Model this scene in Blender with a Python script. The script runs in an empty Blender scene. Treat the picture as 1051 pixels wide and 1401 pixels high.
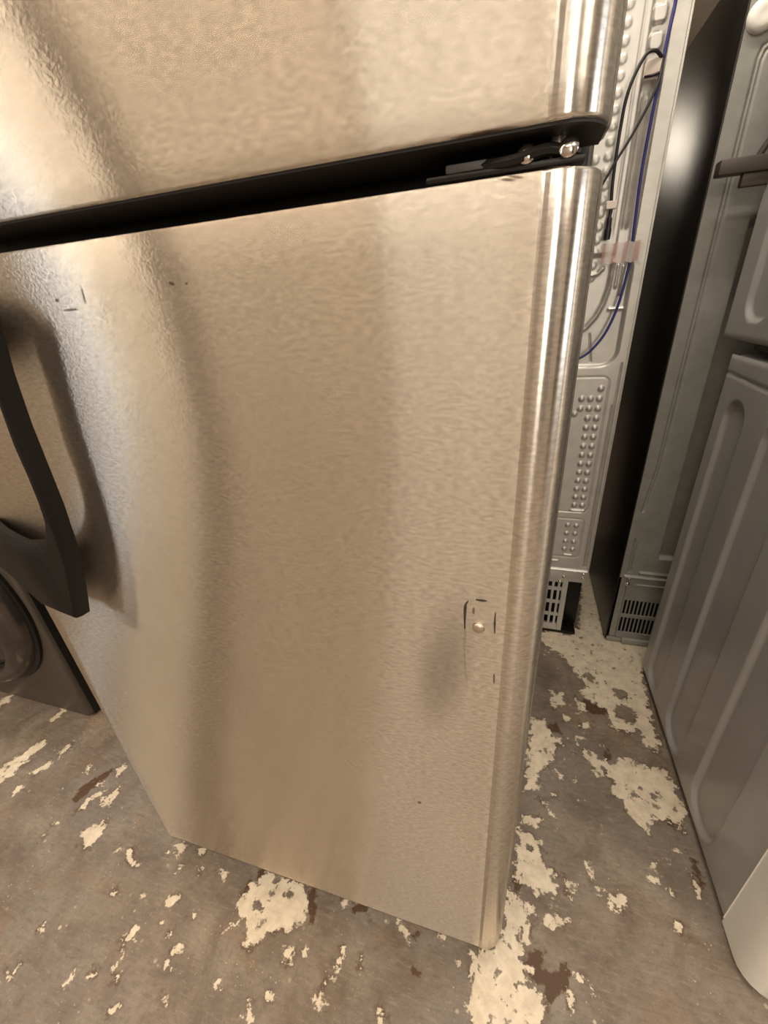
import bpy, bmesh, math, random
import numpy as np
from mathutils import Vector, Matrix
random.seed(4)
PI = math.pi
S = bpy.context.scene
COL = S.collection

# ------------------------------------------------------------------ camera
F_PX = 566.8
R_ = np.array([[0.95629, 0.07103, -0.28366], [0.28495, -0.44427, 0.84937], [-0.06569, -0.89307, -0.44509]])
CAM = np.array([-0.0079, -0.3265, 1.0744])
cd = bpy.data.cameras.new('camera'); co = bpy.data.objects.new('camera', cd); COL.objects.link(co)
M3 = np.column_stack([R_[:, 0], -R_[:, 1], -R_[:, 2]])
mw = Matrix([[*map(float, M3[i]), float(CAM[i])] for i in range(3)] + [[0, 0, 0, 1]])
co.matrix_world = mw
cd.sensor_fit = 'VERTICAL'; cd.sensor_height = 36.0
cd.lens = F_PX * 36.0 / 1401; cd.clip_start = 0.01; cd.clip_end = 60
S.camera = co

# ------------------------------------------------------------------ world, lights, exposure
W = bpy.data.worlds.new('world'); S.world = W; W.use_nodes = True
W.node_tree.nodes['Background'].inputs[0].default_value = (0.9, 0.8, 0.68, 1)
W.node_tree.nodes['Background'].inputs[1].default_value = 0.15
S.view_settings.view_transform = 'Standard'; S.view_settings.look = 'None'
S.view_settings.exposure = 0.12; S.view_settings.gamma = 1.0
S.view_settings.use_curve_mapping = False
WARM = (1.0, 0.80, 0.58)
def area(name, loc, sx, sy, power, col, rot=(0, 0, 0)):
    d = bpy.data.lights.new(name, 'AREA'); d.shape = 'RECTANGLE'; d.size = sx; d.size_y = sy
    d.energy = power; d.color = col
    o = bpy.data.objects.new(name, d); COL.objects.link(o); o.location = loc; o.rotation_euler = rot
    return o
# ceiling fluorescents and added fill tubes (x0, x1, y, width, power, colour); each gets a housing further down
FIX = [
    (-0.92, -0.05, -2.3, 0.18, 14, (1.0, 0.92, 0.82)),
    (0.02, 0.90, -2.3, 0.18, 22, (1.0, 0.90, 0.78)),
    (-3.13, -2.42, -1.7, 0.16, 19, (1.0, 0.86, 0.68)),
    (-1.88, -0.72, -1.2, 0.30, 14, (1.0, 0.80, 0.59)),  # added to lift the reflection in the middle of the door
    (-0.62, 0.55, -0.75, 0.24, 9, (1.0, 0.86, 0.68)),  # added fill over the floor and the washer front
    (1.25, 2.00, -1.45, 0.30, 36, (1.0, 0.87, 0.72)),  # added to brighten the washer front
    (-1.90, 0.70, 0.36, 0.06, 46, (1.0, 0.89, 0.76)),
    (1.60, 2.80, 1.8, 0.60, 30, (1.0, 0.86, 0.70)),  # added fill for the room's ambient light
]
CEIL = 2.75
for (x0, x1, y, w, p, c) in FIX:
    area('tube_and_fill_light', ((x0 + x1) / 2, y, CEIL - 0.075), x1 - x0, w, p, c)
def bulb(loc, power, col, r):
    d = bpy.data.lights.new('pendant_bulb', 'POINT'); d.energy = power; d.color = col; d.shadow_soft_size = r
    o = bpy.data.objects.new('pendant_bulb', d); COL.objects.link(o); o.location = loc
bulb((-0.235, 3.4, 1.985), 18, (1.0, 0.87, 0.70), 0.11)
# daylight through the shop window on the left
area('window_and_fill_light', (-3.46, -2.47, 1.6), 1.3, 0.44, 6, (0.80, 0.90, 1.0), (0, -PI / 2, 0))
area('window_and_fill_light', (1.28, -3.34, 1.55), 0.62, 1.2, 27, (1.0, 0.92, 0.80), (PI / 2, 0, 0))  # added low frontal fill for the washer front and rolled edge
area('window_and_fill_light', (3.16, -0.52, 1.5), 1.5, 0.80, 12, (0.85, 0.93, 1.0), (0, PI / 2, 0))  # added cool light for the silver band on the rolled edge

# ------------------------------------------------------------------ helpers
def on_plane(px, py, axis, val):
    r = R_ @ np.array([px - 525.5, py - 700.5, F_PX]); t = (val - CAM[axis]) / r[axis]
    return CAM + t * r

def tag(o, label=None, cat=None, group=None, kind=None):
    if label: o['label'] = label
    if cat: o['category'] = cat
    if group: o['group'] = group
    if kind: o['kind'] = kind
    return o
def thing(name, loc, label, cat, group=None):
    o = bpy.data.objects.new(name, None); COL.objects.link(o); o.location = loc
    o.empty_display_size = 0.1
    return tag(o, label, cat, group)
WLOC = {}
def link(name, me, mat, parent=None, smooth=40):
    o = bpy.data.objects.new(name, me); COL.objects.link(o)
    if mat is not None: me.materials.append(mat)
    if smooth:
        for p in me.polygons: p.use_smooth = True
        me.set_sharp_from_angle(angle=math.radians(smooth))
    if parent is not None:
        o.parent = parent
        # meshes are built in world coordinates: cancel the parent's offset
        off = Vector((0, 0, 0)); q = parent
        while q is not None:
            off += q.location; q = q.parent
        o.location = -off
    return o
def bm_obj(name, bm, mat, parent=None, smooth=40):
    me = bpy.data.meshes.new(name); bmesh.ops.recalc_face_normals(bm, faces=bm.faces[:])
    bm.to_mesh(me); bm.free()
    return link(name, me, mat, parent, smooth)
def add_box(bm, a, b, bev=0.0, seg=2):
    r = bmesh.ops.create_cube(bm, size=1.0)
    vs = r['verts']
    for v in vs:
        for i in range(3):
            v.co[i] = a[i] + (b[i] - a[i]) * (v.co[i] + 0.5)
    if bev > 0:
        es = list({e for v in vs for e in v.link_edges})
        bmesh.ops.bevel(bm, geom=es, offset=bev, segments=seg, affect='EDGES', profile=0.5)
def box(name, a, b, mat, parent=None, bev=0.0, seg=2, smooth=40):
    bm = bmesh.new(); add_box(bm, a, b, bev, seg)
    return bm_obj(name, bm, mat, parent, smooth)
def spline(pts, n=8):
    P = [Vector(p) for p in pts]
    Q = [2 * P[0] - P[1]] + P + [2 * P[-1] - P[-2]]
    out = []
    for i in range(1, len(Q) - 2):
        for k in range(n):
            t = k / n
            a, b, c, d = Q[i - 1], Q[i], Q[i + 1], Q[i + 2]
            out.append(0.5 * ((2 * b) + (c - a) * t + (2 * a - 5 * b + 4 * c - d) * t * t + (3 * b - a - 3 * c + d) * t ** 3))
    out.append(P[-1]); return out
def add_tube(bm, pts, r, seg=10, flat=1.0):
    n = len(pts); rr = r if hasattr(r, '__len__') else [r] * n
    rings = []
    up = Vector((0.02, 1, 0.01)).normalized()
    for i, p in enumerate(pts):
        t = (pts[min(i + 1, n - 1)] - pts[max(i - 1, 0)]).normalized()
        s = t.cross(up).normalized(); u = s.cross(t).normalized()
        rings.append([bm.verts.new(p + s * math.cos(2 * PI * k / seg) * rr[i] + u * math.sin(2 * PI * k / seg) * rr[i] * flat) for k in range(seg)])
    for a, b in zip(rings, rings[1:]):
        for k in range(seg):
            bm.faces.new((a[k], a[(k + 1) % seg], b[(k + 1) % seg], b[k]))
    bm.faces.new(rings[0][::-1]); bm.faces.new(rings[-1])
def tube(name, pts, r, mat, parent=None, seg=10, n=8, flat=1.0):
    bm = bmesh.new(); add_tube(bm, spline(pts, n), r, seg, flat)
    return bm_obj(name, bm, mat, parent)
def add_lathe(bm, c, axis, prof, seg=24):
    """prof: list of (radius, distance along axis)"""
    ax = Vector(axis).normalized(); s = ax.orthogonal().normalized(); u = ax.cross(s); c = Vector(c)
    rings = []
    for r, h in prof:
        if r < 1e-6: rings.append([bm.verts.new(c + ax * h)])
        else: rings.append([bm.verts.new(c + ax * h + s * math.cos(2 * PI * k / seg) * r + u * math.sin(2 * PI * k / seg) * r) for k in range(seg)])
    for a, b in zip(rings, rings[1:]):
        for k in range(seg):
            k2 = (k + 1) % seg
            if len(a) == 1 and len(b) == 1: continue
            if len(a) == 1: bm.faces.new((a[0], b[k], b[k2]))
            elif len(b) == 1: bm.faces.new((a[k], a[k2], b[0]))
            else: bm.faces.new((a[k], a[k2], b[k2], b[k]))
def lathe(name, c, axis, prof, mat, parent=None, seg=24, smooth=40):
    bm = bmesh.new(); add_lathe(bm, c, axis, prof, seg)
    return bm_obj(name, bm, mat, parent, smooth)
def sstep(e0, e1, v):
    t = np.clip((v - e0) / (e1 - e0), 0, 1); return t * t * (3 - 2 * t)
def sd_rrect(x, z, x0, x1, z0, z1, r):
    """signed distance to a rounded rectangle, negative inside"""
    cx, cz = (x0 + x1) / 2, (z0 + z1) / 2
    qx = np.abs(x - cx) - (x1 - x0) / 2 + r; qz = np.abs(z - cz) - (z1 - z0) / 2 + r
    return np.hypot(np.maximum(qx, 0), np.maximum(qz, 0)) + np.minimum(np.maximum(qx, qz), 0) - r
def sd_path(x, z, pts):
    d = np.full(x.shape, 9.0)
    for (ax, az), (bx, bz) in zip(pts, pts[1:]):
        vx, vz = bx - ax, bz - az; L = vx * vx + vz * vz
        t = np.clip(((x - ax) * vx + (z - az) * vz) / L, 0, 1)
        d = np.minimum(d, np.hypot(x - ax - t * vx, z - az - t * vz))
    return d
def field_mesh(name, us, vs, h, place):
    """grid mesh of a pressed sheet: h[i,j] relief at (us[j], vs[i])"""
    nu, nv = len(us), len(vs)
    co = [place(us[j], vs[i], h[i, j]) for i in range(nv) for j in range(nu)]
    fs = [(i * nu + j, i * nu + j + 1, (i + 1) * nu + j + 1, (i + 1) * nu + j) for i in range(nv - 1) for j in range(nu - 1)]
    me = bpy.data.meshes.new(name); me.from_pydata(co, [], fs); me.update()
    return me

# ------------------------------------------------------------------ materials
class NT:
    def __init__(s, name):
        s.m = bpy.data.materials.new(name); s.m.use_nodes = True; s.t = s.m.node_tree
        s.b = s.t.nodes['Principled BSDF']
    def n(s, typ, **kw):
        nd = s.t.nodes.new(typ)
        for k, v in kw.items(): setattr(nd, k, v)
        return nd
    def l(s, a, b): s.t.links.new(a, b)
    def set(s, **kw):
        for k, v in kw.items():
            s.b.inputs[k.replace('_', ' ')].default_value = v
    def n_out(s): return s.t.nodes['Material Output']
    def pos(s): return s.n('ShaderNodeNewGeometry').outputs['Position']
    def scaled(s, v, sc, off=(0, 0, 0)):
        m = s.n('ShaderNodeMapping'); s.l(v, m.inputs[0]); m.inputs['Scale'].default_value = sc; m.inputs['Location'].default_value = off
        return m.outputs[0]
    def noise(s, v, scale, detail=4, rough=0.55, dist=0.0):
        q = s.n('ShaderNodeTexNoise'); s.l(v, q.inputs['Vector']); q.inputs['Scale'].default_value = scale
        q.inputs['Detail'].default_value = detail; q.inputs['Roughness'].default_value = rough; q.inputs['Distortion'].default_value = dist
        return q.outputs['Fac']
    def ramp(s, f, stops, interp='LINEAR'):
        r = s.n('ShaderNodeValToRGB'); s.l(f, r.inputs[0]); r.color_ramp.interpolation = interp
        e = r.color_ramp.elements
        while len(e) < len(stops): e.new(0.5)
        for i, (p, c) in enumerate(stops):
            e[i].position = p; e[i].color = (c, c, c, 1) if not hasattr(c, '__len__') else (*c, 1)
        return r.outputs[0]
    def math(s, op, a, b=None, c=None):
        m = s.n('ShaderNodeMath', operation=op)
        for i, v in enumerate((a, b, c)):
            if v is None: continue
            if isinstance(v, (int, float)): m.inputs[i].default_value = v
            else: s.l(v, m.inputs[i])
        return m.outputs[0]
    def mix(s, f, a, b):
        m = s.n('ShaderNodeMix', data_type='RGBA')
        if isinstance(f, (int, float)): m.inputs[0].default_value = f
        else: s.l(f, m.inputs[0])
        for i, v in ((6, a), (7, b)):
            if hasattr(v, 'is_linked'): s.l(v, m.inputs[i])
            else: m.inputs[i].default_value = (*v, 1)
        return m.outputs[2]
    def bump(s, h, strength, dist):
        b = s.n('ShaderNodeBump'); s.l(h, b.inputs['Height']); b.inputs['Strength'].default_value = strength; b.inputs['Distance'].default_value = dist
        s.l(b.outputs[0], s.b.inputs['Normal']); return b
    def spot(s, pos, cx, cz, rx, rz, ang=0.0, soft=0.5, jag=0.0):
        """soft mask of a mark with its own place on a sheet in the xz plane: 1 inside"""
        m = s.n('ShaderNodeMapping', vector_type='TEXTURE'); s.l(pos, m.inputs[0])
        m.inputs['Location'].default_value = (cx, 0, cz); m.inputs['Rotation'].default_value = (0, ang, 0)
        m.inputs['Scale'].default_value = (rx, 1e3, rz)
        L = s.n('ShaderNodeVectorMath', operation='LENGTH'); s.l(m.outputs[0], L.inputs[0])
        v = L.outputs['Value']
        if jag: v = s.math('ADD', v, s.math('MULTIPLY', s.math('SUBTRACT', s.noise(pos, 260, 3), 0.5), jag))
        mr = s.n('ShaderNodeMapRange', interpolation_type='SMOOTHSTEP'); s.l(v, mr.inputs[0])
        mr.inputs[1].default_value = 1 + soft; mr.inputs[2].default_value = 1 - soft
        return mr.outputs[0]

def simple(name, col, rough=0.5, metal=0.0, var=0.06, scale=14, bump=0.0, bscale=300, coat=0.0, spec=0.5):
    t = NT(name); t.set(Roughness=rough, Metallic=metal); t.b.inputs['Coat Weight'].default_value = coat
    t.b.inputs['Specular IOR Level'].default_value = spec
    p = t.pos(); f = t.noise(p, scale)
    lo = tuple(c * (1 - var * 2) for c in col); hi = tuple(min(1, c * (1 + var * 2)) for c in col)
    t.l(t.ramp(f, [(0.3, lo), (0.7, hi)]), t.b.inputs['Base Color'])
    if bump: t.bump(t.noise(p, bscale, 2), bump, 0.001)
    return t.m

def make_stainless(name, rough, col, marks=False, aniso=-0.84, haze=0.22, grainy=1.0):
    t = NT(name); t.set(Metallic=1.0)
    p = t.pos()
    broad = t.noise(t.scaled(p, (3, 3, 1.2)), 2.2, 3)
    grain = t.noise(t.scaled(p, (130, 130, 380)), 1.0, 3, 0.6)
    hi = t.noise(t.scaled(p, (60, 60, 900)), 1.0, 2, 0.5)
    c = t.ramp(broad, [(0.3, tuple(v * 0.95 for v in col)), (0.7, tuple(min(1, v * 1.04) for v in col))])
    g = t.ramp(grain, [(0.36, 0.78), (0.62, 1.0)])
    mm = t.n('ShaderNodeMix', data_type='RGBA', blend_type='MULTIPLY'); mm.inputs[0].default_value = 1.0
    t.l(c, mm.inputs[6]); t.l(g, mm.inputs[7]); colr = mm.outputs[2]
    r = t.math('ADD', rough - 0.03, t.math('MULTIPLY', grain, 0.06))
    if marks:
        # smudge and glue marks left by a removed plate, small scuffs by the far edge
        sm = t.spot(p, -0.062, 0.715, 0.022, 0.075, 0.15, 0.8)
        colr = t.mix(t.math('MULTIPLY', sm, 0.42), colr, (0.16, 0.12, 0.09))
        for (px, py, rx, rz, a) in [(235, 388, .0030, .0012, .3), (255, 388, .0016, .0010, 0), (78, 411, .0022, .0014, 0), (97, 424, .0085, .0011, 0),
                                    (114, 404, .0012, .0065, .1), (706, 242, .004, .0008, .2), (695, 246, .004, .0008, .2), (640, 185, .01, .0008, 0),
                                    (680, 178, .01, .0010, 0), (660, 181, .006, .0008, 0), (574, 1098, .0025, .003, 0), (648, 836, .0012, .004, 0)]:
            q = on_plane(px, py, 1, 0.0)
            colr = t.mix(t.math('MULTIPLY', t.spot(p, float(q[0]), float(q[2]), rx, rz, a, 0.5, 1.2), 0.75), colr, (0.10, 0.06, 0.035))
        # clean vertical scuffs low on the sheet
        for (px, py, rx, rz) in [(388, 1150, .004, .05), (283, 1105, .0015, .06)]:
            q = on_plane(px, py, 1, 0.0)
            colr = t.mix(t.math('MULTIPLY', t.spot(p, float(q[0]), float(q[2]), rx, rz, .12, 0.9), 0.3), colr, (0.9, 0.8, 0.68))
    gl = t.n('ShaderNodeBsdfAnisotropic'); gl.inputs['Anisotropy'].default_value = aniso
    t.l(colr, gl.inputs['Color']); t.l(r, gl.inputs['Roughness'])
    tg = t.n('ShaderNodeCombineXYZ'); tg.inputs[2].default_value = 1.0
    t.l(tg.outputs[0], gl.inputs['Tangent'])
    g2 = t.n('ShaderNodeBsdfAnisotropic'); g2.inputs['Anisotropy'].default_value = 0.0; g2.inputs['Roughness'].default_value = 0.6
    t.l(colr, g2.inputs['Color'])
    mx = t.n('ShaderNodeMixShader'); mx.inputs[0].default_value = haze
    t.l(gl.outputs[0], mx.inputs[1]); t.l(g2.outputs[0], mx.inputs[2])
    t.l(mx.outputs[0], t.n_out().inputs['Surface'])
    h = t.math('ADD', t.math('MULTIPLY', grain, 0.5), t.math('MULTIPLY', t.noise(t.scaled(p, (260, 260, 420)), 1.0, 2), 1.0))
    h = t.math('ADD', h, t.math('MULTIPLY', t.noise(t.scaled(p, (9, 9, 3)), 1.0, 1), 3.0))
    bp = t.bump(h, 0.75 * grainy, 0.00015)
    t.l(bp.outputs[0], gl.inputs['Normal'])
    return t.m
STEEL = make_stainless('brushed_stainless', 0.255, (0.76, 0.68, 0.58), True, -0.85, 0.15)
STEEL_EDGE = make_stainless('rolled_stainless_edge', 0.22, (0.80, 0.74, 0.66), False, -0.55, 0.08, 0.15)
BLACK = simple('black_plastic', (0.007, 0.006, 0.005), 0.38, bump=0.15, bscale=600, spec=0.3)
HANDLE = simple('satin_black_plastic', (0.007, 0.0055, 0.005), 0.5, bump=0.2, bscale=700, spec=0.25)
TRIM = simple('dark_brown_trim', (0.012, 0.008, 0.006), 0.6)
GASKET = simple('rubber_gasket', (0.012, 0.010, 0.009), 0.8)
CABINET = simple('charcoal_cabinet', (0.05, 0.045, 0.04), 0.5)
CHROME = simple('bright_screw_metal', (0.85, 0.78, 0.72), 0.16, 1.0)
GALV = simple('galvanised_sheet', (0.56, 0.54, 0.50), 0.42, 0.55, 0.04, 30, 0.10, 500)
GALV2 = simple('grey_coated_sheet', (0.34, 0.34, 0.31), 0.45, 0.35, 0.05, 20, 0.10, 500)
GRAPH = simple('graphite_painted_side', (0.014, 0.011, 0.010), 0.30, 0.0, 0.08, 40, 0.25, 900, spec=0.25)
ENAMEL = simple('shaded_white_enamel', (0.40, 0.39, 0.37), 0.33, 0.0, 0.03, 8, 0.12, 350, coat=0.2)  # white enamel, darkened for the shade on the cabinet sides
ENAMEL2 = simple('brightened_white_enamel', (0.92, 0.89, 0.83), 0.28, 0.0, 0.03, 8, 0.12, 350, coat=0.3)  # same enamel, made lighter for the light on the fronts
DARKGREY = simple('taupe_painted_front', (0.095, 0.078, 0.062), 0.42, 0.35, 0.05, 10)
RING = simple('gloss_ring', (0.12, 0.10, 0.09), 0.18, 0.8)
GLASS = simple('smoked_door_bowl', (0.012, 0.011, 0.012), 0.10)
CORD = simple('black_cord', (0.010, 0.008, 0.010), 0.45)
BLUE = simple('blue_tube', (0.020, 0.022, 0.16), 0.35)
CLIP = simple('pale_clip', (0.74, 0.64, 0.56), 0.6)
RUST = simple('adhesive_residue', (0.035, 0.024, 0.017), 0.7)
WALLM = simple('painted_wall', (0.42, 0.36, 0.29), 0.85, 0, 0.04, 2)
WALLD = simple('added_door_brown', (0.03, 0.022, 0.016), 0.8, 0, 0.04, 2)  # for the unseen slabs added to darken the edge reflection
WALLG = simple('grey_wall', (0.15, 0.14, 0.125), 0.85, 0, 0.04, 2)
STUD = simple('dull_stud_metal', (0.60, 0.50, 0.41), 0.42, 1.0)
CEILM = simple('painted_ceiling', (0.55, 0.50, 0.43), 0.9, 0, 0.03, 2)
HOUSE = simple('white_light_housing', (0.8, 0.78, 0.72), 0.5)
BRACK = simple('dark_bracket_metal', (0.10, 0.085, 0.075), 0.5, 0.4)

def tape_mat():
    t = NT('clear_tape_red_print'); t.set(Roughness=0.35)
    p = t.pos(); w = t.n('ShaderNodeTexWave', wave_type='BANDS', bands_direction='X')
    t.l(t.scaled(p, (1, 1, 0.18)), w.inputs['Vector']); w.inputs['Scale'].default_value = 13; w.inputs['Distortion'].default_value = 4.0
    t.l(t.ramp(w.outputs['Fac'], [(0.4, (0.66, 0.60, 0.55)), (0.85, (0.50, 0.27, 0.24))]), t.b.inputs['Base Color'])
    t.b.inputs['Alpha'].default_value = 0.62
    return t.m
TAPE = tape_mat()

# ------------------------------------------------------------------ floor: worn concrete with flaking paint
def z_poly(pts, ox, oy, sc): return [(ox + x / sc, oy + y / sc) for x, y in pts]
A4 = lambda pts: z_poly(pts, 650, 900, 2.62)
A6 = lambda pts: z_poly(pts, 0, 850, 2.5425)
A7 = lambda pts: z_poly(pts, 350, 1050, 2.6275)
CREAM = [
    [(796, 796), (806, 778), (822, 800), (832, 880), (750, 884), (765, 868), (792, 866)],
    [(333, 1222), (350, 1205), (365, 1193), (420, 1212), (421, 1255), (392, 1278), (366, 1275), (357, 1288), (345, 1290), (335, 1297), (338, 1272), (323, 1250)],
    A4([(310, -10), (400, 100), (375, 130), (470, 190), (490, 240), (540, 270), (590, 255), (600, 310), (640, 330), (665, 330), (640, 250), (600, 60), (640, -60), (560, -130), (200, -90), (260, -40)]),
    A4([(370, 300), (440, 430), (465, 400), (500, 440), (490, 490), (530, 510), (540, 550), (620, 630), (640, 580), (690, 580), (730, 600), (760, 560), (690, 410), (600, 390), (540, 355), (480, 380), (400, 330)]),
    A4([(200, 215), (250, 225), (290, 300), (280, 370), (230, 400), (230, 460), (180, 470)]),
    A4([(160, 610), (230, 660), (250, 760), (290, 780), (290, 850), (230, 850), (140, 780)]),
    A4([(120, 830), (200, 890), (195, 1000), (160, 1080), (190, 1150), (250, 1240), (245, 1330), (0, 1330), (-30, 1250), (-10, 1060), (80, 1030)]),
    A4([(430, 800), (470, 850), (520, 850), (555, 870), (540, 900), (490, 895), (440, 840)]),
    A4([(330, 790), (370, 810), (345, 845), (325, 830)]), A4([(250, 900), (330, 940), (290, 975), (245, 955)]),
    A4([(270, 120), (315, 125), (320, 175), (285, 180)]), A4([(365, 150), (400, 170), (395, 200), (360, 190)]),
    A4([(780, 790), (810, 850), (830, 870), (800, 860)]), A4([(170, 570), (235, 575), (235, 600), (170, 600)]),
    A6([(-30, 540), (60, 470), (120, 430), (155, 408), (165, 418), (100, 480), (40, 535), (-30, 600)]),
    A6([(105, 530), (150, 500), (195, 480), (180, 497), (120, 535)]), A6([(35, 600), (75, 570), (78, 585), (48, 612)]),
    A6([(205, 455), (245, 430), (250, 442), (215, 460)]), A6([(268, 655), (345, 590), (350, 598), (290, 648)]),
    A6([(350, 615), (408, 585), (405, 610), (380, 640), (362, 635)]), A6([(400, 520), (432, 500), (438, 515), (412, 530)]),
    A6([(340, 568), (368, 552), (360, 570)]), A6([(280, 735), (330, 705), (375, 695), (345, 750), (310, 785), (283, 772)]),
    A6([(170, 345), (220, 300), (235, 310), (190, 345)]), A6([(585, 805), (612, 775), (606, 800)]), A6([(618, 775), (642, 768), (640, 810), (610, 825)]),
    A6([(680, 885), (690, 858), (705, 860), (695, 890)]), A6([(762, 860), (778, 858), (792, 885), (778, 890)]),
    A6([(425, 1110), (460, 1060), (480, 1065), (470, 1108), (430, 1130)]), A6([(400, 1200), (432, 1150), (440, 1155), (412, 1202)]),
    A6([(410, 800), (430, 790), (455, 805), (475, 850), (462, 850), (445, 815)]), A6([(850, 1390), (868, 1320), (880, 1330), (865, 1395)]),
    A7([(508, 545), (530, 560), (545, 605), (525, 610)]), A7([(110, 670), (140, 650), (135, 690), (118, 700)]),
    A7([(222, 850), (238, 810), (245, 850), (228, 880)]), A7([(780, 710), (795, 715), (790, 750), (775, 745)]),
]
DOTS = [A4([p])[0] + (r / 2.62,) for p, r in [((395, 240), 12), ((680, 735), 10), ((640, 795), 11), ((640, 745), 8), ((695, 835), 7), ((725, 960), 10), ((365, 445), 8),
        ((300, 415), 10), ((410, 750), 10), ((430, 1215), 12), ((375, 1155), 8), ((275, 560), 8), ((240, 515), 10), ((735, 600), 12), ((725, 690), 9), ((190, 1110), 12),
        ((305, 300), 9), ((380, 290), 9), ((450, 320), 6), ((280, 490), 5), ((330, 215), 9), ((100, 985), 8), ((440, 1100), 6), ((345, 1225), 14)]] + \
       [A6([p])[0] + (r / 2.54,) for p, r in [((600, 975), 20), ((405, 1225), 10), ((320, 1228), 9), ((238, 1250), 13), ((45, 1220), 15), ((590, 1195), 11), ((605, 1152), 9),
        ((945, 1310), 13), ((1005, 1160), 20), ((672, 1015), 8), ((625, 860), 8), ((305, 518), 9), ((150, 1072), 6), ((405, 942), 6), ((700, 797), 8), ((497, 955), 5), ((760, 1270), 10),
        ((570, 1315), 9), ((800, 1068), 8), ((400, 1345), 8), ((590, 1100), 6), ((630, 1138), 8), ((565, 1055), 6), ((150, 750), 4), ((190, 705), 7), ((20, 275), 14)]] + \
       [A7([p])[0] + (r / 2.63,) for p, r in [((320, 485), 9), ((670, 607), 9), ((55, 830), 14), ((185, 663), 9), ((300, 695), 9), ((370, 717), 7), ((735, 705), 12), ((280, 745), 10),
        ((315, 660), 7), ((205, 825), 9), ((450, 905), 13), ((400, 520), 7), ((545, 610), 9)]]
HOLES = [A4([p])[0] + (r / 2.62,) for p, r in [((540, 200), 33), ((410, 70), 16), ((525, 130), 22), ((590, 285), 14), ((570, 490), 11), ((645, 505), 9), ((200, 690), 10), ((155, 985), 14), ((105, 1225), 10), ((265, 20), 45), ((330, -90), 12), ((640, 365), 18)]] + \
        [(353, 1238, 6), (398, 1224, 5), (378, 1204, 3)]
BROWN = [A4([(165, 1080), (200, 1050), (250, 1058), (240, 1110), (270, 1130), (320, 1085), (340, 1140), (330, 1190), (270, 1245), (240, 1170), (200, 1160)]),
         A4([(140, 750), (170, 790), (160, 850), (135, 850)]), A4([(385, 145), (470, 170), (480, 205), (420, 200), (385, 180)]), A4([(250, 240), (290, 230), (310, 270), (270, 270)]),
         A4([(460, 335), (480, 330), (490, 370), (465, 370)]), A4([(760, 690), (800, 740), (830, 870), (790, 780)]), A4([(690, 570), (740, 575), (730, 600), (690, 600)]),
         A4([(0, 1265), (20, 1300), (0, 1330), (-20, 1300)]), A6([(250, 620), (290, 570), (390, 510), (400, 520), (330, 580), (265, 635)]),
         A7([(0, 370), (40, 360), (40, 385), (0, 420)]), A7([(345, 485), (420, 500), (400, 530), (350, 520)]), A7([(550, 600), (590, 600), (575, 625)]), A7([(560, 720), (600, 730), (590, 755), (565, 745)]),
         A6([(820, 1020), (850, 920), (880, 890), (855, 1010)]), A7([(180, 425), (215, 440), (210, 560), (188, 560)]), A4([(540, 540), (620, 640), (600, 600)])]
def floor_pt(px, py):
    q = on_plane(px, py, 2, 0.0); return (float(q[0]), float(q[1]))
def poly_sd(X, Y, P):
    """signed distance, positive inside"""
    d = sd_path(X, Y, P + [P[0]]); inside = np.zeros(X.shape, bool)
    for (x0, y0), (x1, y1) in zip(P, P[1:] + [P[0]]):
        c = ((y0 > Y) != (y1 > Y)) & (X < (x1 - x0) * (Y - y0) / (y1 - y0 + 1e-12) + x0)
        inside ^= c
    return np.where(inside, d, -d)
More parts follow.
